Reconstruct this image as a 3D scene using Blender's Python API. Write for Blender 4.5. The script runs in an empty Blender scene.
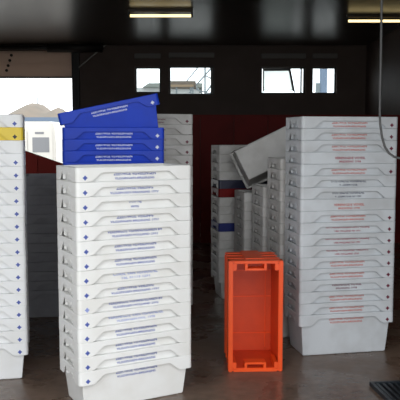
import bpy, bmesh, math, random
from mathutils import Vector, Matrix

random.seed(7)
C = bpy.context.scene.collection
PI = math.pi

# ------------------------------------------------------------------ camera, sky, exposure
cam_d = bpy.data.cameras.new('camera')
cam = bpy.data.objects.new('camera', cam_d)
C.objects.link(cam)
cam_d.sensor_width = 36.0
cam_d.lens = 36.0 * 715.0 / 400.0
cam_d.clip_start = 0.05
cam_d.clip_end = 600
cam.location = (0, 0, 1.775)
cam.rotation_euler = (PI / 2 - 0.0897, 0, 0)
bpy.context.scene.camera = cam

SKY_STRENGTH = 3.0
world = bpy.data.worlds.new('overcast')
bpy.context.scene.world = world
world.use_nodes = True
wn = world.node_tree
bg = wn.nodes['Background']
bg.inputs['Color'].default_value = (0.95, 0.98, 1.0, 1)
bg.inputs['Strength'].default_value = SKY_STRENGTH

vs = bpy.context.scene.view_settings
vs.view_transform = 'Standard'
vs.look = 'None'
vs.exposure = 0.0
vs.gamma = 1.0
vs.use_curve_mapping = False

# hall dimensions
XL, XR, YF, YB, HC = -5.6, 3.9, 2.1, 17.0, 3.88
FRONT_DOOR = (-3.4, 2.7, 3.6)          # x0, x1, height of the unseen front doorway, sized to shape the daylight

# the daylight that comes in through the front doorway is sampled through a portal
pl = bpy.data.lights.new('doorway_portal', 'AREA')
pl.shape = 'RECTANGLE'
pl.size = FRONT_DOOR[1] - FRONT_DOOR[0]
pl.size_y = FRONT_DOOR[2]
pl.cycles.is_portal = True
po = bpy.data.objects.new('doorway_portal', pl)
po.location = ((FRONT_DOOR[0] + FRONT_DOOR[1]) / 2, YF - 0.1, FRONT_DOOR[2] / 2)
po.rotation_euler = (PI / 2, 0, 0)   # emits towards +Y
C.objects.link(po)


# ------------------------------------------------------------------ materials
def srgb(r, g, b):
    def f(c):
        c /= 255.0
        return c / 12.92 if c <= 0.04045 else ((c + 0.055) / 1.055) ** 2.4
    return (f(r), f(g), f(b), 1)


def mat(name, col, rough=0.5, col2=None, scale=6.0, metal=0.0, bump=0.0, lo=0.4, hi=0.7, stretch=None, spec=0.5):
    m = bpy.data.materials.new(name)
    m.use_nodes = True
    nt = m.node_tree
    b = nt.nodes['Principled BSDF']
    b.inputs['Roughness'].default_value = rough
    b.inputs['Metallic'].default_value = metal
    b.inputs['Specular IOR Level'].default_value = spec
    b.inputs['Base Color'].default_value = col
    if col2 is not None:
        tc = nt.nodes.new('ShaderNodeTexCoord')
        mp = nt.nodes.new('ShaderNodeMapping')
        if stretch:
            mp.inputs['Scale'].default_value = stretch
        no = nt.nodes.new('ShaderNodeTexNoise')
        no.inputs['Scale'].default_value = scale
        no.inputs['Detail'].default_value = 5
        oi = nt.nodes.new('ShaderNodeObjectInfo')
        ad = nt.nodes.new('ShaderNodeVectorMath')
        ad.operation = 'ADD'
        sc = nt.nodes.new('ShaderNodeVectorMath')
        sc.operation = 'SCALE'
        sc.inputs['Scale'].default_value = 37.0
        nt.links.new(oi.outputs['Random'], sc.inputs[0])
        nt.links.new(tc.outputs['Object'], ad.inputs[0])
        nt.links.new(sc.outputs[0], ad.inputs[1])
        nt.links.new(ad.outputs[0], mp.inputs['Vector'])
        nt.links.new(mp.outputs['Vector'], no.inputs['Vector'])
        rp = nt.nodes.new('ShaderNodeValToRGB')
        rp.color_ramp.elements[0].position = lo
        rp.color_ramp.elements[0].color = col
        rp.color_ramp.elements[1].position = hi
        rp.color_ramp.elements[1].color = col2
        nt.links.new(no.outputs['Fac'], rp.inputs['Fac'])
        nt.links.new(rp.outputs['Color'], b.inputs['Base Color'])
        if bump:
            bp = nt.nodes.new('ShaderNodeBump')
            bp.inputs['Strength'].default_value = bump
            bp.inputs['Distance'].default_value = 0.01
            nt.links.new(no.outputs['Fac'], bp.inputs['Height'])
            nt.links.new(bp.outputs['Normal'], b.inputs['Normal'])
    return m


def emit(name, col, strength):
    m = bpy.data.materials.new(name)
    m.use_nodes = True
    b = m.node_tree.nodes['Principled BSDF']
    b.inputs['Base Color'].default_value = (0.8, 0.8, 0.8, 1)
    b.inputs['Emission Color'].default_value = col
    b.inputs['Emission Strength'].default_value = strength
    return m


def glass_mat(name, tint=(0.93, 0.96, 0.97, 1), gloss=0.08, haze=0.0):
    m = bpy.data.materials.new(name)
    m.use_nodes = True
    nt = m.node_tree
    nt.nodes.remove(nt.nodes['Principled BSDF'])
    out = nt.nodes['Material Output']
    tr = nt.nodes.new('ShaderNodeBsdfTransparent')
    tr.inputs['Color'].default_value = tint
    gl = nt.nodes.new('ShaderNodeBsdfGlossy')
    gl.inputs['Roughness'].default_value = 0.03
    mx = nt.nodes.new('ShaderNodeMixShader')
    mx.inputs['Fac'].default_value = gloss
    nt.links.new(tr.outputs[0], mx.inputs[1])
    nt.links.new(gl.outputs[0], mx.inputs[2])
    last = mx
    if haze:
        tl = nt.nodes.new('ShaderNodeBsdfTranslucent')
        tl.inputs['Color'].default_value = (0.8, 0.82, 0.8, 1)
        m2 = nt.nodes.new('ShaderNodeMixShader')
        m2.inputs['Fac'].default_value = haze
        nt.links.new(mx.outputs[0], m2.inputs[1])
        nt.links.new(tl.outputs[0], m2.inputs[2])
        last = m2
    nt.links.new(last.outputs[0], out.inputs['Surface'])
    return m


def translucent_mat(name, col, fac):
    m = mat(name, col, 0.5)
    nt = m.node_tree
    b = nt.nodes['Principled BSDF']
    tl = nt.nodes.new('ShaderNodeBsdfTranslucent')
    tl.inputs['Color'].default_value = col
    mx = nt.nodes.new('ShaderNodeMixShader')
    mx.inputs['Fac'].default_value = fac
    nt.links.new(b.outputs[0], mx.inputs[1])
    nt.links.new(tl.outputs[0], mx.inputs[2])
    nt.links.new(mx.outputs[0], nt.nodes['Material Output'].inputs['Surface'])
    return m


def floor_mat():
    m = bpy.data.materials.new('wet_concrete')
    m.use_nodes = True
    nt = m.node_tree
    b = nt.nodes['Principled BSDF']
    tc = nt.nodes.new('ShaderNodeTexCoord')
    n1 = nt.nodes.new('ShaderNodeTexNoise')
    n1.inputs['Scale'].default_value = 1.6
    n1.inputs['Detail'].default_value = 6
    n2 = nt.nodes.new('ShaderNodeTexNoise')
    n2.inputs['Scale'].default_value = 14
    n2.inputs['Detail'].default_value = 6
    for n in (n1, n2):
        nt.links.new(tc.outputs['Object'], n.inputs['Vector'])
    r1 = nt.nodes.new('ShaderNodeValToRGB')
    r1.color_ramp.elements[0].position = 0.35
    r1.color_ramp.elements[0].color = (0.094, 0.060, 0.042, 1)
    r1.color_ramp.elements[1].position = 0.68
    r1.color_ramp.elements[1].color = (0.20, 0.137, 0.100, 1)
    mixf = nt.nodes.new('ShaderNodeMath')
    mixf.operation = 'MULTIPLY_ADD'
    mixf.inputs[1].default_value = 0.45
    sub = nt.nodes.new('ShaderNodeMath')
    sub.operation = 'MULTIPLY'
    sub.inputs[1].default_value = 0.55
    nt.links.new(n1.outputs['Fac'], sub.inputs[0])
    nt.links.new(n2.outputs['Fac'], mixf.inputs[0])
    nt.links.new(sub.outputs[0], mixf.inputs[2])
    nt.links.new(mixf.outputs[0], r1.inputs['Fac'])
    nt.links.new(r1.outputs['Color'], b.inputs['Base Color'])
    r2 = nt.nodes.new('ShaderNodeValToRGB')      # puddles are glossy
    r2.color_ramp.elements[0].position = 0.42
    r2.color_ramp.elements[0].color = (0.14, 0.14, 0.14, 1)
    r2.color_ramp.elements[1].position = 0.60
    r2.color_ramp.elements[1].color = (0.45, 0.45, 0.45, 1)
    nt.links.new(n1.outputs['Fac'], r2.inputs['Fac'])
    nt.links.new(r2.outputs['Color'], b.inputs['Roughness'])
    bp = nt.nodes.new('ShaderNodeBump')
    bp.inputs['Strength'].default_value = 0.25
    bp.inputs['Distance'].default_value = 0.012
    nt.links.new(n2.outputs['Fac'], bp.inputs['Height'])
    nt.links.new(bp.outputs['Normal'], b.inputs['Normal'])
    return m


M = {}
M['floor'] = floor_mat()
M['yard'] = mat('yard_concrete', (0.42, 0.41, 0.39, 1), 0.8, (0.5, 0.49, 0.47, 1), 0.8)
M['wall'] = mat('dark_brown_wall', (0.085, 0.056, 0.044, 1), 0.6, (0.105, 0.070, 0.055, 1), 2.0)
M['ceiling'] = mat('dark_gloss_ceiling', (0.026, 0.020, 0.016, 1), 0.28, (0.032, 0.025, 0.020, 1), 1.5, spec=0.16)
M['red_wall'] = mat('dark_red_panel', (0.150, 0.012, 0.010, 1), 0.55, (0.11, 0.010, 0.008, 1), 3.0, spec=0.12)
M['door_sheet'] = translucent_mat('beige_door_sheet', (0.56, 0.46, 0.39, 1), 0.3)
M['steel_dark'] = mat('dark_steel', (0.012, 0.011, 0.011, 1), 0.5)
M['steel_grey'] = mat('grey_steel', (0.22, 0.21, 0.19, 1), 0.45, metal=0.6)
M['frame_dark'] = mat('dark_window_frame', (0.018, 0.015, 0.014, 1), 0.45)
M['shutter'] = mat('grey_shutter_box', (0.16, 0.15, 0.14, 1), 0.5)
M['glass'] = glass_mat('window_glass')
M['sash_glass'] = glass_mat('tilted_sash_glass', (0.9, 0.92, 0.9, 1), 0.06, 0.35)
M['white_paint'] = mat('white_lacquer', (0.55, 0.53, 0.49, 1), 0.35)
M['tube'] = emit('lit_tube', (1.0, 0.78, 0.36, 1), 2.2)
M['reflector'] = mat('brown_housing', (0.06, 0.045, 0.028, 1), 0.45)
M['cable'] = mat('grey_cable', (0.10, 0.10, 0.10, 1), 0.5)
M['grate'] = mat('blue_black_iron', (0.022, 0.028, 0.036, 1), 0.35, (0.04, 0.05, 0.06, 1), 12, metal=0.4)
# crate plastics
M['white'] = mat('white_plastic', (0.86, 0.86, 0.845, 1), 0.42, (0.79, 0.78, 0.75, 1), 5.0)
M['white_left'] = mat('clean_white_plastic', (0.83, 0.84, 0.85, 1), 0.42, (0.77, 0.77, 0.76, 1), 5.0)
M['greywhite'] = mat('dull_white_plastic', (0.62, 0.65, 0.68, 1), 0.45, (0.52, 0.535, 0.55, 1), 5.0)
M['beige'] = mat('stained_white_plastic', (0.66, 0.65, 0.63, 1), 0.5, (0.52, 0.505, 0.48, 1), 6.0)
M['grey'] = mat('shade_grey_plastic', (0.34, 0.34, 0.37, 1), 0.5, (0.28, 0.28, 0.30, 1), 5.0)  # shade on the stack behind is put into this grey
M['blue'] = mat('blue_plastic', (0.012, 0.060, 0.60, 1), 0.4, (0.014, 0.052, 0.50, 1), 5.0, spec=0.25)
M['navy'] = mat('navy_plastic', (0.02, 0.024, 0.06, 1), 0.4, (0.028, 0.03, 0.07, 1), 5.0)
M['red'] = mat('red_plastic', (0.22, 0.008, 0.008, 1), 0.45, (0.17, 0.008, 0.008, 1), 5.0, spec=0.15)
M['slate_blue'] = mat('muted_blue_plastic', (0.03, 0.04, 0.20, 1), 0.45, (0.035, 0.042, 0.16, 1), 5.0, spec=0.15)
M['red_low'] = mat('daylit_red_panel', (0.30, 0.030, 0.022, 1), 0.55, (0.25, 0.026, 0.020, 1), 3.0, spec=0.12)  # the dark red panel again, daylight on it put into a lighter red
M['yellow'] = mat('yellow_plastic', (0.80, 0.60, 0.05, 1), 0.42, (0.74, 0.54, 0.05, 1), 5.0)
M['orange'] = mat('orange_plastic', (0.88, 0.088, 0.006, 1), 0.4, (0.80, 0.075, 0.006, 1), 5.0)
M['orange_dark'] = mat('darker_orange_plastic', (0.72, 0.068, 0.008, 1), 0.45, (0.64, 0.058, 0.008, 1), 7.0)  # darker orange for the crate body behind the rim
# inks
M['ink_blue'] = mat('blue_ink', (0.07, 0.11, 0.40, 1), 0.5)
M['ink_paleblue'] = mat('pale_blue_ink', (0.28, 0.34, 0.66, 1), 0.5)
M['ink_white'] = mat('white_ink', (0.75, 0.80, 0.95, 1), 0.5)
M['ink_red'] = mat('red_ink', (0.52, 0.10, 0.07, 1), 0.5)
M['ink_crimson'] = mat('crimson_ink', (0.33, 0.02, 0.05, 1), 0.5)
M['ink_maroon'] = mat('maroon_ink', (0.14, 0.015, 0.04, 1), 0.5)
M['ink_navy'] = mat('navy_ink', (0.06, 0.07, 0.12, 1), 0.5)
M['ink_black'] = mat('black_ink', (0.02, 0.02, 0.025, 1), 0.5)


# ------------------------------------------------------------------ helpers
def link(name, me, parent=None):
    o = bpy.data.objects.new(name, me)
    C.objects.link(o)
    if parent is not None:
        o.parent = parent
    return o


def mesh_of(name, verts, faces, material, smooth=False):
    me = bpy.data.meshes.new(name)
    me.from_pydata([tuple(v) for v in verts], [], faces)
    bm = bmesh.new()
    bm.from_mesh(me)
    bmesh.ops.recalc_face_normals(bm, faces=bm.faces)
    bm.to_mesh(me)
    bm.free()
    if material:
        me.materials.append(material)
    if smooth:
        for p in me.polygons:
            p.use_smooth = True
    me.update()
    return me


class MB:
    """collects boxes, prisms and tubes into one mesh"""
    def __init__(self):
        self.v, self.f = [], []

    def add(self, vs_, fs_):
        n = len(self.v)
        self.v += [tuple(v) for v in vs_]
        self.f += [tuple(i + n for i in f) for f in fs_]
        return self

    def box(self, x0, x1, y0, y1, z0, z1, m=None):
        vs_ = [Vector((x, y, z)) for z in (z0, z1) for y in (y0, y1) for x in (x0, x1)]
        if m is not None:
            vs_ = [m @ v for v in vs_]
        return self.add(vs_, [(0, 2, 3, 1), (4, 5, 7, 6), (0, 1, 5, 4), (2, 6, 7, 3), (0, 4, 6, 2), (1, 3, 7, 5)])

    def prism(self, pts, d, m=None):
        """polygon in x,z extruded from y=0 to y=d"""
        n = len(pts)
        vs_ = [Vector((p[0], 0, p[1])) for p in pts] + [Vector((p[0], d, p[1])) for p in pts]
        if m is not None:
            vs_ = [m @ v for v in vs_]
        fs_ = [tuple(range(n)), tuple(range(2 * n - 1, n - 1, -1))]
        for i in range(n):
            j = (i + 1) % n
            fs_.append((i, j, n + j, n + i))
        return self.add(vs_, fs_)

    def tube(self, pts, r, seg=8, caps=True):
        pts = [Vector(p) for p in pts]
        rings = []
        up = Vector((0.123, 0.31, 1)).normalized()
        for i, p in enumerate(pts):
            a = pts[max(i - 1, 0)]
            b = pts[min(i + 1, len(pts) - 1)]
            t = (b - a).normalized()
            s = t.cross(up)
            if s.length < 1e-3:
                s = t.cross(Vector((1, 0, 0)))
            s.normalize()
            q = s.cross(t)
            rings.append([p + r * (math.cos(2 * PI * k / seg) * s + math.sin(2 * PI * k / seg) * q) for k in range(seg)])
        vs_ = [v for ring in rings for v in ring]
        fs_ = []
        for i in range(len(pts) - 1):
            for k in range(seg):
                l = (k + 1) % seg
                fs_.append((i * seg + k, i * seg + l, (i + 1) * seg + l, (i + 1) * seg + k))
        if caps:
            fs_.append(tuple(range(seg)))
            fs_.append(tuple(range(len(vs_) - 1, len(vs_) - seg - 1, -1)))
        return self.add(vs_, fs_)

    def build(self, name, material, parent=None, smooth=False, bevel=0.0):
        me = mesh_of(name, self.v, self.f, material, smooth)
        if bevel:
            bm = bmesh.new()
            bm.from_mesh(me)
            bmesh.ops.bevel(bm, geom=[e for e in bm.edges if e.calc_face_angle(0) > 0.5], offset=bevel, segments=2, affect='EDGES')
            bm.to_mesh(me)
            bm.free()
        return link(name, me, parent)


def tag(o, label=None, cat=None, group=None, kind=None):
    if label:
        o['label'] = label
    if cat:
        o['category'] = cat
    if group:
        o['group'] = group
    if kind:
        o['kind'] = kind
    return o


def empty(name, loc, rz=0.0):
    o = bpy.data.objects.new(name, None)
    o.empty_display_size = 0.1
    C.objects.link(o)
    o.location = loc
    o.rotation_euler = (0, 0, rz)
    return o


def struct(o):
    o['kind'] = 'structure'
    return o


# ------------------------------------------------------------------ the hall
struct(MB().box(XL - 0.2, XR + 0.2, YF - 0.2, YB + 0.25, -0.2, 0).build('floor', M['floor']))
struct(MB().box(XL - 0.2, XR + 0.2, YF - 0.2, YB + 0.25, HC, HC + 0.2).build('ceiling', M['ceiling']))
struct(MB().box(XL - 0.2, XL, YF - 0.2, YB + 0.25, 0, HC).build('wall_left', M['wall']))
struct(MB().box(XR, XR + 0.2, YF - 0.2, YB + 0.25, 0, HC).build('wall_right', M['wall']))
fw = MB()
fw.box(XL, FRONT_DOOR[0], YF - 0.2, YF, 0, HC)
fw.box(FRONT_DOOR[1], XR, YF - 0.2, YF, 0, HC)
fw.box(FRONT_DOOR[0], FRONT_DOOR[1], YF - 0.2, YF, FRONT_DOOR[2], HC)
struct(fw.build('wall_front', M['wall']))

# back wall: doorway on the left, four windows in a strip
DOOR_X1, DOOR_Z = -2.99, 3.15
WINS = [(-1.53, -0.92), (-0.73, 0.335), (1.43, 2.475), (2.63, 3.21)]
WZ = [(2.775, 3.385), (2.73, 3.405), (2.755, 3.385), (2.755, 3.385)]
Z0W, Z1W = 2.73, 3.405
bw = MB()
y0, y1 = YB, YB + 0.22
bw.box(XL, DOOR_X1, y0, y1, DOOR_Z + 0.58, HC)
bw.box(DOOR_X1, XR, y0, y1, 0, Z0W)
bw.box(DOOR_X1, XR, y0, y1, Z1W, HC)
xs = DOOR_X1
for (a, b), (za, zb) in zip(WINS, WZ):
    bw.box(xs, a, y0, y1, Z0W, Z1W)
    if za > Z0W:
        bw.box(a, b, y0, y1, Z0W, za)
    if zb < Z1W:
        bw.box(a, b, y0, y1, zb, Z1W)
    xs = b
bw.box(xs, XR, y0, y1, Z0W, Z1W)
struct(bw.build('wall_back', M['wall']))

for i, ((a, b), (za, zb)) in enumerate(zip(WINS, WZ)):
    w = struct(empty('window_%d' % (i + 1), ((a + b) / 2, YB + 0.1, za)))
    hw, hh, t = (b - a) / 2, zb - za, 0.035
    MB().box(-hw, -hw + t, -0.03, 0.03, 0, hh).build('frame_stile', M['frame_dark'], w)
    MB().box(hw - t, hw, -0.03, 0.03, 0, hh).build('frame_stile', M['frame_dark'], w)
    MB().box(-hw + t, hw - t, -0.03, 0.03, 0, t).build('frame_rail', M['frame_dark'], w)
    MB().box(-hw + t, hw - t, -0.03, 0.03, hh - t, hh).build('frame_rail', M['frame_dark'], w)
    MB().box(-hw + t, hw - t, -0.004, 0.004, t, hh - t).build('pane', M['glass'], w)
    # grey shutter box over the window, on the wall face
    sb = MB().box(-hw, hw, -0.19, -0.10, hh + 0.19, hh + 0.30).build('shutter_box', M['shutter'], w, bevel=0.008)
    if i == 2:
        # hinged sash standing open into the hall
        sash = MB()
        mtx = Matrix.Translation((-0.42, -0.14, 0.02)) @ Matrix.Rotation(math.radians(-7), 4, 'Z')
        pts = [(-0.06, 0), (0.70, 0), (0.585, 0.56), (-0.06, 0.56)]
        q = 0.05
        outer = pts
        inner = [(-0.03, q), (0.70 - q * 1.3, q), (0.585 - q * 0.8, 0.56 - q), (-0.03, 0.56 - q)]
        for k in range(4):
            l = (k + 1) % 4
            if k == 0:
                continue
            sash.prism([outer[k], outer[l], inner[l], inner[k]], 0.03, mtx)
        so = sash.build('open_sash', M['frame_dark'], w)
        MB().prism(inner, 0.006, mtx @ Matrix.Translation((0, 0.012, 0))).build('sash_pane', M['sash_glass'], so)
        MB().box(0.42, 0.455, -0.02, 0.02, t, hh - t).build('mullion', M['shutter'], w)
    if i == 1:
        MB().box(hw - t - 0.05, hw - t, -0.02, 0.02, t, hh - t).build('mullion', M['shutter'], w)

# raised door: two beige sheets under the lintel, rivets, roller shaft and brace
dr = struct(empty('door_1', ((XL + DOOR_X1) / 2, YB - 0.02, DOOR_Z)))
hwd = (DOOR_X1 - XL) / 2
for k in range(2):
    MB().box(-hwd, hwd, 0.0, 0.03, 0.005 + 0.30 * k, 0.305 + 0.30 * k).build('panel', M['door_sheet'], dr, bevel=0.006)
MB().box(-hwd, hwd, -0.02, 0.05, -0.03, 0.004).build('bottom_seal', M['steel_dark'], dr)
for k, (px, pz) in enumerate([(-0.12, 0.50), (-0.16, 0.38), (-0.20, 0.26), (-0.24, 0.15)]):
    MB().tube([(px, -0.02, pz), (px, 0.002, pz)], 0.035, 10).build('rivet', M['steel_dark'], dr)
sh = MB().tube([(-hwd, -0.14, 0.66), (hwd + 0.75, -0.14, 0.66)], 0.05, 12).build('roller_shaft', M['steel_dark'], dr, True)
MB().tube([(hwd - 0.55, -0.14, 0.66), (hwd + 0.72, -0.14, 0.66)], 0.11, 16).build('spring_drum', M['steel_dark'], sh, True)
MB().box(hwd + 0.0, hwd + 0.17, -0.12, -0.02, -DOOR_Z, 0.62).build('guide_rail', M['steel_dark'], dr)
MB().tube([(hwd + 0.17, -0.16, 0.20), (hwd + 0.80, -0.16, 0.72)], 0.018, 6).build('brace', M['steel_grey'], dr)

# dark red sheet partition across the back and a low one by the doorway
p = struct(empty('trim_1', (-0.55, 11.8, 0)))
L, z1, n = 4.43, 2.115, 8
for k in range(n):
    MB().box(L * k / n + 0.004, L * (k + 1) / n - 0.004, -0.03, 0.03, 0.0, z1 - 0.04).build('panel', M['red_wall'], p)
MB().box(0, L, -0.045, 0.045, z1 - 0.04, z1).build('top_rail', M['red_wall'], p, bevel=0.008)
p = struct(empty('trim_2', (-2.70, 8.6, 0)))
L, n, za, zb = 1.5, 4, 1.80, 1.28
for k in range(n):
    a, b = L * k / n + 0.004, L * (k + 1) / n - 0.004
    MB().prism([(a, 0), (b, 0), (b, za + (zb - za) * b / L - 0.04), (a, za + (zb - za) * a / L - 0.04)], 0.06).build('panel', M['red_low'], p)
MB().prism([(0, za - 0.04), (L, zb - 0.04), (L, zb), (0, za)], 0.07, Matrix.Translation((0, -0.005, 0))).build('top_rail', M['red_low'], p)

# ------------------------------------------------------------------ fish crates
W, D, H = 0.81, 0.42, 0.28
PITCH = 0.0928
R_C = 0.024
LIP, SKIRT = 0.033, 0.0911
IN0, IN1 = 0.022, 0.048      # body inset at rim and at base


def ring(inset, z, w=W, d=D):
    """rounded rectangle, fixed sampling; returns list of (point, depth kind)"""
    hx, hy = w / 2, d / 2
    r = max(R_C - inset, 0.006)
    cx, cy = hx - inset - r, hy - inset - r
    u1, u2 = hx - 0.105, hx - 0.165
    v1, v2 = 0.115, 0.075
    pts = []

    def arc(sx, sy, a0):
        for k in range(5):
            a = a0 + (PI / 2) * k / 4
            pts.append(((sx * cx + r * math.cos(a), sy * cy + r * math.sin(a), z), 1.0))
    # front side, y = -hy, left to right
    arc(-1, -1, PI)
    for u, k in ((-u1 - 0.02, 1.0), (-u1, 0.93), (-u2, 0.06), (-u2 + 0.015, 0.0), (0, 0.0), (u2 - 0.015, 0.0), (u2, 0.06), (u1, 0.93), (u1 + 0.02, 1.0)):
        pts.append(((u, -hy + inset, z), k))
    arc(1, -1, 1.5 * PI)
    for v, k in ((-v1, 1.0), (-v2, 0.0), (0, 0.0), (v2, 0.0), (v1, 1.0)):
        pts.append(((hx - inset, v, z), k))
    arc(1, 1, 0)
    for u, k in ((u1 + 0.02, 1.0), (u1, 0.93), (u2, 0.06), (u2 - 0.015, 0.0), (0, 0.0), (-u2 + 0.015, 0.0), (-u2, 0.06), (-u1, 0.93), (-u1 - 0.02, 1.0)):
        pts.append(((u, hy - inset, z), k))
    arc(-1, 1, PI / 2)
    for v, k in ((v1, 1.0), (v2, 0.0), (0, 0.0), (-v2, 0.0), (-v1, 1.0)):
        pts.append(((-hx + inset, v, z), k))
    return pts


def loft(rings, close_first=False, close_last=False, loop=False):
    n = len(rings[0])
    vs_ = [p for r in rings for p in r]
    fs_ = []
    m = len(rings)
    for i in range(m if loop else m - 1):
        a, b = i * n, ((i + 1) % m) * n
        for k in range(n):
            l = (k + 1) % n
            fs_.append((a + k, a + l, b + l, b + k))
    if close_first:
        fs_.append(tuple(range(n)))
    if close_last:
        fs_.append(tuple(range((m - 1) * n, m * n)))
    return vs_, fs_


def P(rg):
    return [p for p, k in rg]


def skirt_ring(inset, h, plain):
    return [(p[0], p[1], h - (SKIRT if (plain and abs(p[1]) > D / 2 - 0.03) else LIP + (SKIRT - LIP) * k)) for p, k in ring(inset, 0)]


_cache = {}


def crate_meshes(h, plain, material):
    key = (h, plain, material.name)
    if key in _cache:
        return _cache[key]
    t = 0.004
    # body: tapered tub with a wall thickness and a recessed foot
    outer = [P(ring(IN1 + 0.012, 0.0)), P(ring(IN1 + 0.003, 0.004)), P(ring(IN1, 0.012)), P(ring(IN0, h - 0.006))]
    inner = [P(ring(IN0 + t, h - 0.006)), P(ring(IN1 + t, 0.010))]
    v, f = loft(outer + inner, True, True)
    body = mesh_of('body', v, f, material)
    # rim: rolled lip with corner skirts that leave a trapezoid opening on every side
    rg = [P(ring(IN0 + t, h - 0.006)), P(ring(IN0 + t - 0.002, h - 0.001)), P(ring(0.004, h)), P(ring(0.0, h - 0.004)),
          skirt_ring(0.0, h, plain), skirt_ring(0.005, h, plain), P(ring(0.005, h - 0.010)), P(ring(IN0, h - 0.012))]
    v, f = loft(rg, loop=True)
    rim = mesh_of('rim', v, f, material)
    # hand grip at each short end: a bar below the lip with two webs
    hb = MB()
    x = W / 2
    hb.box(-0.016, 0.0, -0.062, 0.062, h - 0.052, h - 0.034)
    hb.box(-0.024, -0.004, -0.070, -0.060, h - 0.082, h - 0.034)
    hb.box(-0.024, -0.004, 0.060, 0.070, h - 0.082, h - 0.034)
    grip = mesh_of('grip', hb.v, hb.f, material)
    _cache[key] = (body, rim, grip)
    return _cache[key]


_text = {}


def line_mesh(txt, material, width, cap):
    key = (txt, material.name, round(width, 3), round(cap, 4))
    if key in _text:
        return _text[key]
    cu = bpy.data.curves.new('lettering', 'FONT')
    cu.body = txt
    cu.size = 1.0
    cu.resolution_u = 1
    cu.offset = 0.022
    ob = bpy.data.objects.new('lettering_source', cu)
    me = bpy.data.meshes.new_from_object(ob)
    bpy.data.objects.remove(ob)
    bpy.data.curves.remove(cu)
    xs_ = [v.co.x for v in me.vertices]
    ys_ = [v.co.y for v in me.vertices]
    xa, xb, ya, yb = min(xs_), max(xs_), min(ys_), max(ys_)
    for v in me.vertices:
        v.co = Vector((((v.co.x - xa) / (xb - xa) - 0.5) * width, 0, ((v.co.y - ya) / (yb - ya) - 0.5) * cap))
    me.materials.clear()
    me.materials.append(material)
    me.name = 'lettering'
    _text[key] = me
    return me


_dia = {}


def diamond_mesh(material, r=0.017):
    key = (material.name, r)
    if key not in _dia:
        pts = []
        for k in range(8):
            a = k * PI / 4
            q = r if k % 2 == 0 else r * 0.62
            pts.append((q * math.cos(a), q * math.sin(a)))
        m = MB().prism(pts, 0.0012)
        _dia[key] = mesh_of('diamond_mark', m.v, m.f, material)
    return _dia[key]


TAPER = math.atan((IN0 - IN1) / H)      # the printed face leans inwards going down


def crate(loc, rz, material, label, group, text=None, ink=None, diamond=None, dside=-1, plain=False, h=H, tilt=0.0, roll=0.0, widths=None, colour_word=None):
    root = empty('fish_crate', loc, rz)
    root.rotation_euler = (roll, tilt, rz)
    tag(root, label, 'crate', group)
    body, rim, grip = crate_meshes(h, plain, material)
    link('body', body, root)
    link('rim', rim, root)
    for s in (-1, 1):
        g = link('grip', grip, root)
        g.location = (s * (W / 2 - 0.001), 0, 0)
        g.rotation_euler = (0, 0, 0 if s > 0 else PI)
    if text:
        for li, line in enumerate(text):
            cap = 0.0200 if li == 0 else 0.0170
            dz = 0.0465 if li == 0 else 0.0745
            if plain:
                yy = -D / 2 - 0.0008
                lean = 0.0
            else:
                yy = -D / 2 + IN0 + (IN1 - IN0) * dz / h - 0.0012
                lean = -math.atan((IN1 - IN0) / h)
            wd = 0.86 * widths[li] if widths else min(0.40, 0.0165 * len(line))
            lo = link('lettering', line_mesh(line, ink, wd, cap), root)
            lo.location = (0.0, yy, h - dz)
            lo.rotation_euler = (lean, 0, 0)
    if diamond:
        d = link('diamond_mark', diamond_mesh(diamond), root)
        d.location = (dside * (W / 2 - 0.058), -D / 2 - 0.0011, h - 0.066)
    return root


ORD = ['topmost', 'second', 'third', 'fourth', 'fifth', 'sixth', 'seventh', 'eighth', 'ninth', 'tenth', 'eleventh', 'twelfth',
       'thirteenth', 'fourteenth', 'fifteenth', 'sixteenth', 'seventeenth', 'eighteenth', 'nineteenth', 'twentieth']


def nth(i, n):
    if i == 0:
        return 'topmost'
    if i == n - 1:
        return 'lowest'
    return ORD[i] + ' from top'


def stack(fl, th, specs, stackname, group, jit=0.0012, pitch=PITCH, base=0.0, hlow=H):
    """specs listed from the top of the stack to the bottom"""
    c, s = math.cos(th), math.sin(th)
    cx = fl[0] + W / 2 * c - D / 2 * s
    cy = fl[1] + W / 2 * s + D / 2 * c
    n = len(specs)
    out = []
    for i, sp in enumerate(specs):
        k = n - 1 - i
        z = base + k * pitch + (0 if k == 0 else hlow - H)
        jx, jy, jr = random.uniform(-jit, jit), random.uniform(-jit, jit), random.uniform(-0.003, 0.003)
        if sp.get('straight'):
            jx = jy = jr = 0
        word = sp.get('word', 'white crate')
        lab = sp.get('label') or '%s, %s in %s' % (word, nth(i, n), stackname)
        out.append(crate((cx + jx + sp.get('dx', 0), cy + jy, z + sp.get('dz', 0)), th + jr + sp.get('dr', 0), sp['mat'], lab, group, sp.get('text'), sp.get('ink'),
                         sp.get('dia'), sp.get('dside', -1), sp.get('plain', False), hlow if k == 0 else H, tilt=sp.get('tilt', 0.0), widths=sp.get('widths')))
    return out


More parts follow.
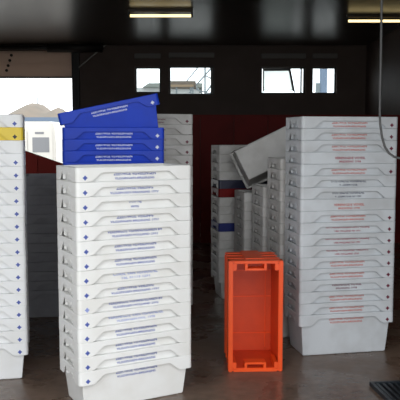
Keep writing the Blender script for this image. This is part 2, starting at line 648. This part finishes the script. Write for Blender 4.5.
TA = (('ZEEUWSE VISVEILINGEN', 'VLISSINGEN-BRESKENS'), (0.345, 0.325))
TB = (('ZEEUWSE VEILING', 'VLISSINGEN BRESKENS 1997'), (0.300, 0.400))
TC = (('VOF NJ', 'W05'), (0.105, 0.070))
TD = (('VERENIGDE VISHANDELAREN BV', 'VLISSINGEN HOLLAND 2002'), (0.450, 0.380))
TE = (('CORN. VAN VISHANDEL', 'TEL 01173 1291'), (0.370, 0.240))
TF = (('VERENIGDE VAN VISHANDEL', 'VLISSINGEN HOL. 1998'), (0.460, 0.320))
TG = (('VERENIGDE VISVEIL', 'BRESKENS 1998'), (0.300, 0.210))
TH = (('OOSTENDSE VISHANDEL', 'V. ZEEBRUGGE'), (0.350, 0.180))
TI = (('OOSTENDSE VISHANDEL', 'V. ZEEBRUGGE NV 1980'), (0.320, 0.260))
TJ = (('NOORDERVEREENIGING VISSERIJ', 'URK HOLLAND NV 1997'), (0.430, 0.260))
TK = (('VISSERIJ HOLLAND VEILING', 'URK HOLLAND 1997'), (0.420, 0.240))


def S(t=None, ink=None, **k):
    d = dict(k)
    if t:
        d['text'], d['widths'] = t
        d['ink'] = M[ink]
    return d


# A: the tall white stack in front
w_, bl = M['white'], M['ink_blue']
A = []
for i, t in enumerate([TA, TB, TC, TB, TD, TA, TA, TE, TB, TD, TF, TA, TA, TA, TA]):
    pale = i == 9
    desc = {0: 'white crate lettered in blue', 2: 'white crate with two short blue words', 9: 'white crate, pale blue diamond'}.get(i, 'white crate lettered in blue')
    A.append(S(t, 'ink_paleblue' if i in (7, 10) else 'ink_blue', mat=w_, dia=M['ink_paleblue'] if pale else bl, word=desc))
stack((-0.764, 4.404), 0.4995, A, 'the tall front stack', 'white crates of the front stack')

# H: the blue crates, standing on a stack hidden behind A
Hs = [S(TA, 'ink_white', mat=M['blue'], dia=M['ink_white'], dside=1, straight=True, dz=0.105, tilt=math.radians(-12.0), dx=0.015,
        label='blue crate tipped askew on top of the blue crates'),
      S(TA, 'ink_white', mat=M['blue'], dia=M['ink_white'], dside=1, label='blue crate lettered in white, directly under the tipped blue crate'),
      S(TA, 'ink_white', mat=M['blue'], dia=M['ink_white'], dside=1, label='blue crate lettered in white, third blue crate from the top'),
      S(TA, 'ink_white', mat=M['blue'], dia=M['ink_white'], dside=1, label='blue crate lettered in white, fourth blue crate from the top'),
      S(TA, 'ink_white', mat=M['blue'], dia=M['ink_white'], dside=1, label='lowest blue crate, just above the rim of the white front stack')]
for i in range(14):
    Hs.append(S(mat=M['white'], label='white crate below the blue crates, hidden behind the front stack'))
stack((-1.085, 5.65), 0.17, Hs, 'the blue stack', 'crates of the stack with blue crates on top', pitch=0.0918)

# C: the white stack at the left edge
Cs = []
for i in range(19):
    m_, dia, word = M['white_left'], M['ink_blue'], 'white crate with a blue diamond'
    t = [TA, TB, TA, TD, TA][i % 5]
    if i == 1:
        m_, dia, word = M['yellow'], M['ink_black'], 'yellow crate with a dark diamond'
    if i == 2:
        dia, word = None, 'white crate without a diamond'
    if i == 0:
        word = 'white crate above the yellow crate'
    Cs.append(S(t, 'ink_blue', mat=m_, dia=dia, dside=1, word=word))
stack((-2.040, 4.904), 0.2106, Cs, 'the stack at the left edge', 'crates of the left stack', pitch=0.0914)

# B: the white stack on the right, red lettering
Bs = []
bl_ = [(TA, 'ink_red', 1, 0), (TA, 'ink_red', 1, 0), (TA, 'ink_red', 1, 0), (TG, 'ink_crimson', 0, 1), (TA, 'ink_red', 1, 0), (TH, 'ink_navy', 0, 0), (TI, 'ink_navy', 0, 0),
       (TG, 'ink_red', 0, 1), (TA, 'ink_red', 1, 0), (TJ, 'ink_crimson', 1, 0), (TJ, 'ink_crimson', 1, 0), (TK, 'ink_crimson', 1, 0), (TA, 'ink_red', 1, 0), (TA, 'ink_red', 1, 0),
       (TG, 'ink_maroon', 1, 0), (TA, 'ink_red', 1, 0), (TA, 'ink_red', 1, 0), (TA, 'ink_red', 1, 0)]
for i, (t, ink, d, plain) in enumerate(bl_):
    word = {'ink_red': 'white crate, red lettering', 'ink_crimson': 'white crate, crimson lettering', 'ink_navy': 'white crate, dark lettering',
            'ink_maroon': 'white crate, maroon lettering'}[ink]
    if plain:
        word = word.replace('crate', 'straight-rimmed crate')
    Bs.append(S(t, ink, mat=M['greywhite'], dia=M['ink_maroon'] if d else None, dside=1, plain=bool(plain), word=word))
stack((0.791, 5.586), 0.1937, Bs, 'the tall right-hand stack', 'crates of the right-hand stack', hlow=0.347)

# F: beige white stack behind the blue crates
Fs = [S(TA, 'ink_maroon', mat=M['beige'], dia=M['ink_maroon'] if i != 1 else None, dside=1, word='beige white crate') for i in range(19)]
stack((-0.848, 6.41), 0.25, Fs, 'the stack behind the blue crates', 'crates of the beige stack behind the blue crates', pitch=0.094)

# G: stack between the two left stacks, its shade put into the grey
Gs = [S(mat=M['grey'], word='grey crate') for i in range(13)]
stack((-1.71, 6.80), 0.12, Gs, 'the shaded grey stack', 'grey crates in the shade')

# D, E: the row running back from the right-hand stack
Ds = []
for i in range(16):
    m_, word = M['beige'], 'stained white crate'
    if i == 4:
        m_, word = M['navy'], 'navy crate'
    if i == 5:
        m_, word = M['red'], 'red crate'
    if i == 9:
        m_, word = M['slate_blue'], 'muted blue crate'
    Ds.append(S(mat=m_, word=word))
stack((0.200, 7.62), 0.19, Ds, 'the farthest stack of the back row', 'crates of the farthest stack')
for nm, fl, n in (('E1', (0.440, 7.10), 11), ('E2', (0.585, 6.60), 12), ('E3', (0.690, 6.11), 15)):
    sn = {'E1': 'the low stack before the farthest stack', 'E2': 'the low stack second behind the right-hand one', 'E3': 'the stack directly behind the right-hand stack'}[nm]
    stack(fl, 0.19, [S(mat=M['beige'], word='stained white crate') for i in range(n)], sn, 'crates of ' + sn[4:])

# a crate lying tipped on the low stacks, its base towards the camera
tip = crate((0, 0, 0), 0, M['beige'], 'stained white crate lying tipped on the low back stacks, base facing out', None)
bx = Vector((0.335, 7.0, 1.63))            # its upper left corner
rot = Matrix.Rotation(math.radians(-26), 4, 'Y') @ Matrix.Rotation(math.radians(-103), 4, 'X')
tip.matrix_world = Matrix.Translation((0.75, 7.09, 1.645)) @ rot @ Matrix.Diagonal((1.05, 1.0, 1.0, 1))

# ------------------------------------------------------------------ orange crate standing on its end
OW, OH, OD = 0.41, 0.845, 0.50           # width, standing height, depth
oc = empty('orange_crate', (0.418, 5.255, 0), 0.045)
tag(oc, 'orange plastic crate standing on its end, open side facing out', 'crate')
hw = OW / 2
b = MB()
it = 0.022
b.box(-hw + it, hw - it, OD - 0.012, OD, it, OH - it)                        # base panel (at the back)
b.box(-hw + it - 0.008, -hw + it, 0.02, OD, it - 0.008, OH - it + 0.008)       # long walls
b.box(hw - it, hw - it + 0.008, 0.02, OD, it - 0.008, OH - it + 0.008)
b.box(-hw + it, hw - it, 0.02, OD, it - 0.008, it)                             # end walls
b.box(-hw + it, hw - it, 0.02, OD, OH - 0.018, OH - 0.010)
b.build('body', M['orange_dark'], oc)
r = MB()
fwid = 0.034
r.box(-hw, -hw + fwid, 0, 0.03, 0.0, OH)
r.box(hw - fwid, hw, 0, 0.03, 0.0, OH)
r.box(-hw + fwid, hw - fwid, 0, 0.03, OH - 0.020, OH)
r.box(-hw + fwid, hw - fwid, 0, 0.03, 0, 0.028)
r.build('rim', M['orange'], oc, bevel=0.006)
s = MB()
s.box(-hw, -hw + 0.010, 0.03, 0.10, 0.0, OH)
s.box(hw - 0.010, hw, 0.03, 0.10, 0.0, OH)
s.box(-hw, hw, 0.03, 0.10, OH - 0.010, OH)
s.box(-hw, hw, 0.03, 0.10, 0.0, 0.010)
s.build('skirt', M['orange'], oc)
for sgn, zz in ((1, OH), (-1, 0.0)):
    g = MB()
    # U-shaped hand grip inside the short end and two corner blocks
    z0 = zz - sgn * 0.020
    z1 = zz - sgn * 0.072
    z2 = zz - sgn * 0.056
    lo_, hi_ = min(z0, z1), max(z0, z1)
    g.box(-0.082, -0.062, 0.004, 0.10, lo_, hi_)
    g.box(0.062, 0.082, 0.004, 0.10, lo_, hi_)
    g.box(-0.062, 0.062, 0.004, 0.10, min(z1, z2), max(z1, z2))
    g.build('handle', M['orange'], oc, bevel=0.003)
    for sx in (-1, 1):
        xa, xb = sorted((sx * (hw - fwid), sx * (hw - fwid - 0.028)))
        MB().box(xa, xb, 0.006, 0.20, min(z0, z1), max(z0, z1)).build('corner_block', M['orange'], oc, bevel=0.003)
for zz in (0.17, OH * 0.56, OH - 0.16):
    MB().box(-hw + it, hw - it, OD - 0.022, OD - 0.012, zz - 0.005, zz + 0.005).build('base_rib', M['orange'], oc)
for sx in (-1, 1):
    MB().box(sx * 0.135 - 0.004, sx * 0.135 + 0.004, OD - 0.020, OD - 0.012, 0.05, OH - 0.05).build('base_rib', M['orange'], oc)
for yy in (0.18, 0.30, 0.42):
    MB().box(-hw + 0.004, hw - 0.004, yy - 0.006, yy + 0.006, OH - 0.010, OH - 0.005).build('end_rib', M['orange'], oc)
    for sx in (-1, 1):
        xa, xb = sorted((sx * (hw - it + 0.008), sx * (hw - 0.003)))
        MB().box(xa, xb, yy - 0.006, yy + 0.006, 0.02, OH - 0.02).build('side_rib', M['orange'], oc)
# moulded lug on the upper end
MB().box(-0.075, 0.075, 0.10, OD - 0.02, OH - 0.010, OH + 0.004).build('lug', M['orange'], oc, bevel=0.006)

# ------------------------------------------------------------------ lamps, cable, drain
for k, (lx, ly, ln, lab) in enumerate([(-0.66, 12.2, 1.08, 'fluorescent batten lamp on the ceiling, the one on the left'),
                                       (3.10, 12.75, 1.08, 'fluorescent batten lamp on the ceiling, the one above the right stack')]):
    t = tag(empty('ceiling_lamp', (lx, ly, HC)), lab, 'lamp', None)
    MB().box(-ln / 2, ln / 2, -0.045, 0.045, -0.045, 0.0).build('housing', M['reflector'], t, bevel=0.005)
    tb = MB().tube([(-ln / 2 + 0.03, 0, -0.105), (ln / 2 - 0.03, 0, -0.105)], 0.022, 12).build('tube', M['tube'], t, True)
    for sx in (-1, 1):
        MB().box(sx * (ln / 2 - 0.015) - 0.015, sx * (ln / 2 - 0.015) + 0.015, -0.03, 0.03, -0.132, -0.03).build('tube_holder', M['steel_dark'], t)

pts = [(1.315, 5.30, HC)]
ctrl = [(1.318, 5.30, 3.0), (1.322, 5.30, 2.3), (1.322, 5.30, 1.98), (1.328, 5.30, 1.86), (1.345, 5.30, 1.76), (1.368, 5.30, 1.69), (1.398, 5.30, 1.645), (1.44, 5.30, 1.618), (1.50, 5.30, 1.605),
        (1.70, 5.31, 1.60), (2.2, 5.35, 1.66), (3.0, 5.4, 1.85), (XR, 5.45, 2.15)]
tag(MB().tube(pts + ctrl, 0.009, 8).build('hanging_cable', M['cable'], None, True), 'grey cable hanging from the ceiling and looping right in front of the stack', 'cable')

dg = tag(empty('floor_drain', (1.47, 4.79, 0), 0.12), 'blue-black iron floor grating on the wet floor at lower right', 'grating')
fr = MB()
for a in ((-0.24, 0.24, -0.20, -0.175), (-0.24, 0.24, 0.175, 0.20), (-0.24, -0.215, -0.175, 0.175), (0.215, 0.24, -0.175, 0.175)):
    fr.box(*a, 0.001, 0.03)
fr.build('frame', M['grate'], dg)
for k in range(10):
    x = -0.195 + k * 0.0433
    MB().box(x - 0.010, x + 0.010, -0.175, 0.175, 0.006, 0.026).build('bar', M['grate'], dg)

# ------------------------------------------------------------------ outside
struct(MB().box(-160, 160, -80, YF - 0.2, -0.22, -0.02).build('ground_front', M['yard']))
struct(MB().box(-160, 160, YB + 0.25, 240, -0.22, -0.02).build('ground_back', M['yard']))
M['hill'] = mat('dry_hill', (0.17, 0.140, 0.110, 1), 0.9, (0.135, 0.120, 0.098, 1), 0.3)
M['roof_green'] = mat('green_roof', (0.038, 0.05, 0.036, 1), 0.7)
M['roof_brown'] = mat('brown_roof', (0.075, 0.055, 0.036, 1), 0.7)
M['slate'] = mat('blue_grey_cladding', (0.11, 0.15, 0.21, 1), 0.7)
M['render'] = mat('white_render', (0.36, 0.37, 0.36, 1), 0.8)
M['mast'] = mat('galvanised_steel', (0.14, 0.165, 0.175, 1), 0.5)
M['van_glass'] = mat('van_glass', (0.17, 0.175, 0.185, 1), 0.3)
M['tail'] = mat('tail_light_plastic', (0.35, 0.03, 0.03, 1), 0.3)
M['rubber'] = mat('tyre_rubber', (0.02, 0.02, 0.02, 1), 0.8)

# hill: a heightfield ridge
random.seed(3)
vs_, fs_ = [], []
nx, ny = 84, 10
for j in range(ny):
    for i in range(nx):
        x = -80 + i * 1.2
        y = 112 + j * 5
        g = 4.5 + 3.4 * math.exp(-((x + 30.4) / (4.2 if x < -30.4 else 2.6)) ** 2) + 2.3 * math.exp(-((x + 25.9) / 1.6) ** 2)
        g *= math.sin(PI * (j + 0.5) / ny)
        vs_.append((x, y, g + random.uniform(-0.12, 0.12)))
for j in range(ny - 1):
    for i in range(nx - 1):
        a = j * nx + i
        fs_.append((a, a + 1, a + nx + 1, a + nx))
hill = link('hill', mesh_of('hill', vs_, fs_, M['hill'], True))
tag(hill, 'dry brown hill on the horizon beyond the doorway', 'hill')
m = tag(empty('mast', (-30.2, 134, 0)), 'thin mast rising from the top of the hill', 'mast')
MB().tube([(0, 0, 7.7), (0, 0, 8.9)], 0.10, 6).build('pole', M['mast'], m)

# blue-grey shed in front of the hill
bs = tag(empty('shed', (-14.8, 66, 0)), 'long blue-grey shed between the van and the hill', 'building')
MB().box(-6, 4.2, 0, 8, 0, 2.9).build('wall', M['slate'], bs)
MB().box(-6.2, 4.4, -0.3, 8.3, 2.9, 3.45).build('roof', M['slate'], bs)
for k in range(4):
    MB().box(1.2 + k * 0.45, 1.5 + k * 0.45, -0.08, 0.02, 2.2, 2.7).build('window', M['van_glass'], bs)

# white van
van = tag(empty('van', (-5.76, 24.0, 0)), 'white van parked in the yard beyond the doorway', 'van')
vb = MB()
prof = [(-0.93, 0.35), (0.93, 0.35), (0.93, 1.5), (0.90, 1.95), (0.84, 2.18), (0.74, 2.25), (-0.74, 2.25), (-0.84, 2.18), (-0.90, 1.95), (-0.93, 1.5)]
vb.prism(prof, 4.6)
vb.build('body', M['white_paint'], van, bevel=0.02)
for sx in (-1, 1):
    d_ = MB().box(min(sx * 0.02, sx * 0.84), max(sx * 0.02, sx * 0.84), -0.03, -0.001, 0.55, 1.93).build('rear_door', M['white_paint'], van, bevel=0.01)
    MB().box(min(sx * 0.16, sx * 0.72), max(sx * 0.16, sx * 0.72), -0.042, -0.03, 1.22, 1.72).build('rear_window', M['van_glass'], d_, bevel=0.004)
    MB().box(min(sx * 0.80, sx * 0.90), max(sx * 0.80, sx * 0.90), -0.05, -0.03, 0.62, 0.86).build('tail_light', M['tail'], van)
    for yy in (0.9, 3.6):
        MB().tube([(sx * 0.72, yy, 0.33), (sx * 0.94, yy, 0.33)], 0.33, 16).build('wheel', M['rubber'], van)
MB().box(0.25, 0.55, -0.045, -0.03, 1.83, 1.90).build('badge', M['van_glass'], van)
MB().box(-0.93, 0.93, -0.12, 0, 0.35, 0.55).build('bumper', M['rubber'], van)

# building with a green roof seen through the left window
gb = tag(empty('white_building', (-2.65, 46, 0)), 'white building with a green roof outside the left window', 'building')
MB().box(-1.45, 2.6, 0, 6, 0, 4.82).build('wall', M['render'], gb)
MB().add([(-1.0, -0.3, 4.82), (2.8, -0.3, 4.82), (2.8, 6.3, 4.82), (-1.0, 6.3, 4.82), (-0.7, 1.2, 5.20), (2.8, 1.2, 5.20), (2.8, 4.8, 5.20), (-0.7, 4.8, 5.20)],
         [(0, 1, 5, 4), (1, 2, 6, 5), (2, 3, 7, 6), (3, 0, 4, 7), (4, 5, 6, 7), (3, 2, 1, 0)]).build('roof', M['roof_green'], gb)
# brown canopy on posts
cn = tag(empty('canopy_shelter', (-0.95, 39, 0)), 'brown flat canopy on steel posts outside the second window', 'shelter')
MB().box(-1.2, 0.72, 0, 3, 4.47, 4.72).build('canopy_roof', M['roof_brown'], cn)
MB().box(-1.2, 0.60, -0.05, 0.0, 4.40, 4.52).build('fascia', mat('tan_fascia', (0.18, 0.125, 0.07, 1), 0.6), cn)
for px in (-0.32, 0.44, 0.56):
    MB().box(px - 0.045, px + 0.045, 0.1, 0.2, 0, 4.45).build('post', M['mast'], cn)
# steel lattice boom beside the canopy
lt = tag(empty('lattice_boom', (0.15, 43.2, 0)), 'pale steel lattice boom leaning beside the canopy outside the second window', 'crane')
for (a, b2, rr) in [((0.15, 0, 0), (0.15, 0, 6.2), 0.06), ((-1.30, 0, 4.60), (0.0, 0, 6.16), 0.04), ((-0.80, 0, 4.32), (0.80, 0, 6.10), 0.05), ((-0.10, 0, 3.90), (0.95, 0, 5.40), 0.05),
                    ((-0.45, 0, 4.72), (0.15, 0, 4.1), 0.04), ((0.15, 0, 5.37), (0.75, 0, 5.05), 0.04), ((-0.55, 0, 4.6), (0.9, 0, 4.1), 0.04)]:
    MB().tube([a, b2], rr, 6).build('strut', M['mast'], lt)
MB().box(0.2, 0.7, -0.1, 0.1, 0, 4.35).build('cabin', M['mast'], lt)
# silo column beyond the right-hand window
sl = tag(empty('silo', (7.0, 41, 0)), 'pale blue-grey silo column outside the right-hand window', 'silo')
MB().tube([(0, 0, 0), (0, 0, 5.9)], 0.22, 16).build('shaft', M['slate'], sl, True)
MB().box(-0.42, -0.20, -0.1, 0.2, 0, 4.75).build('ladder_cage', M['mast'], sl)
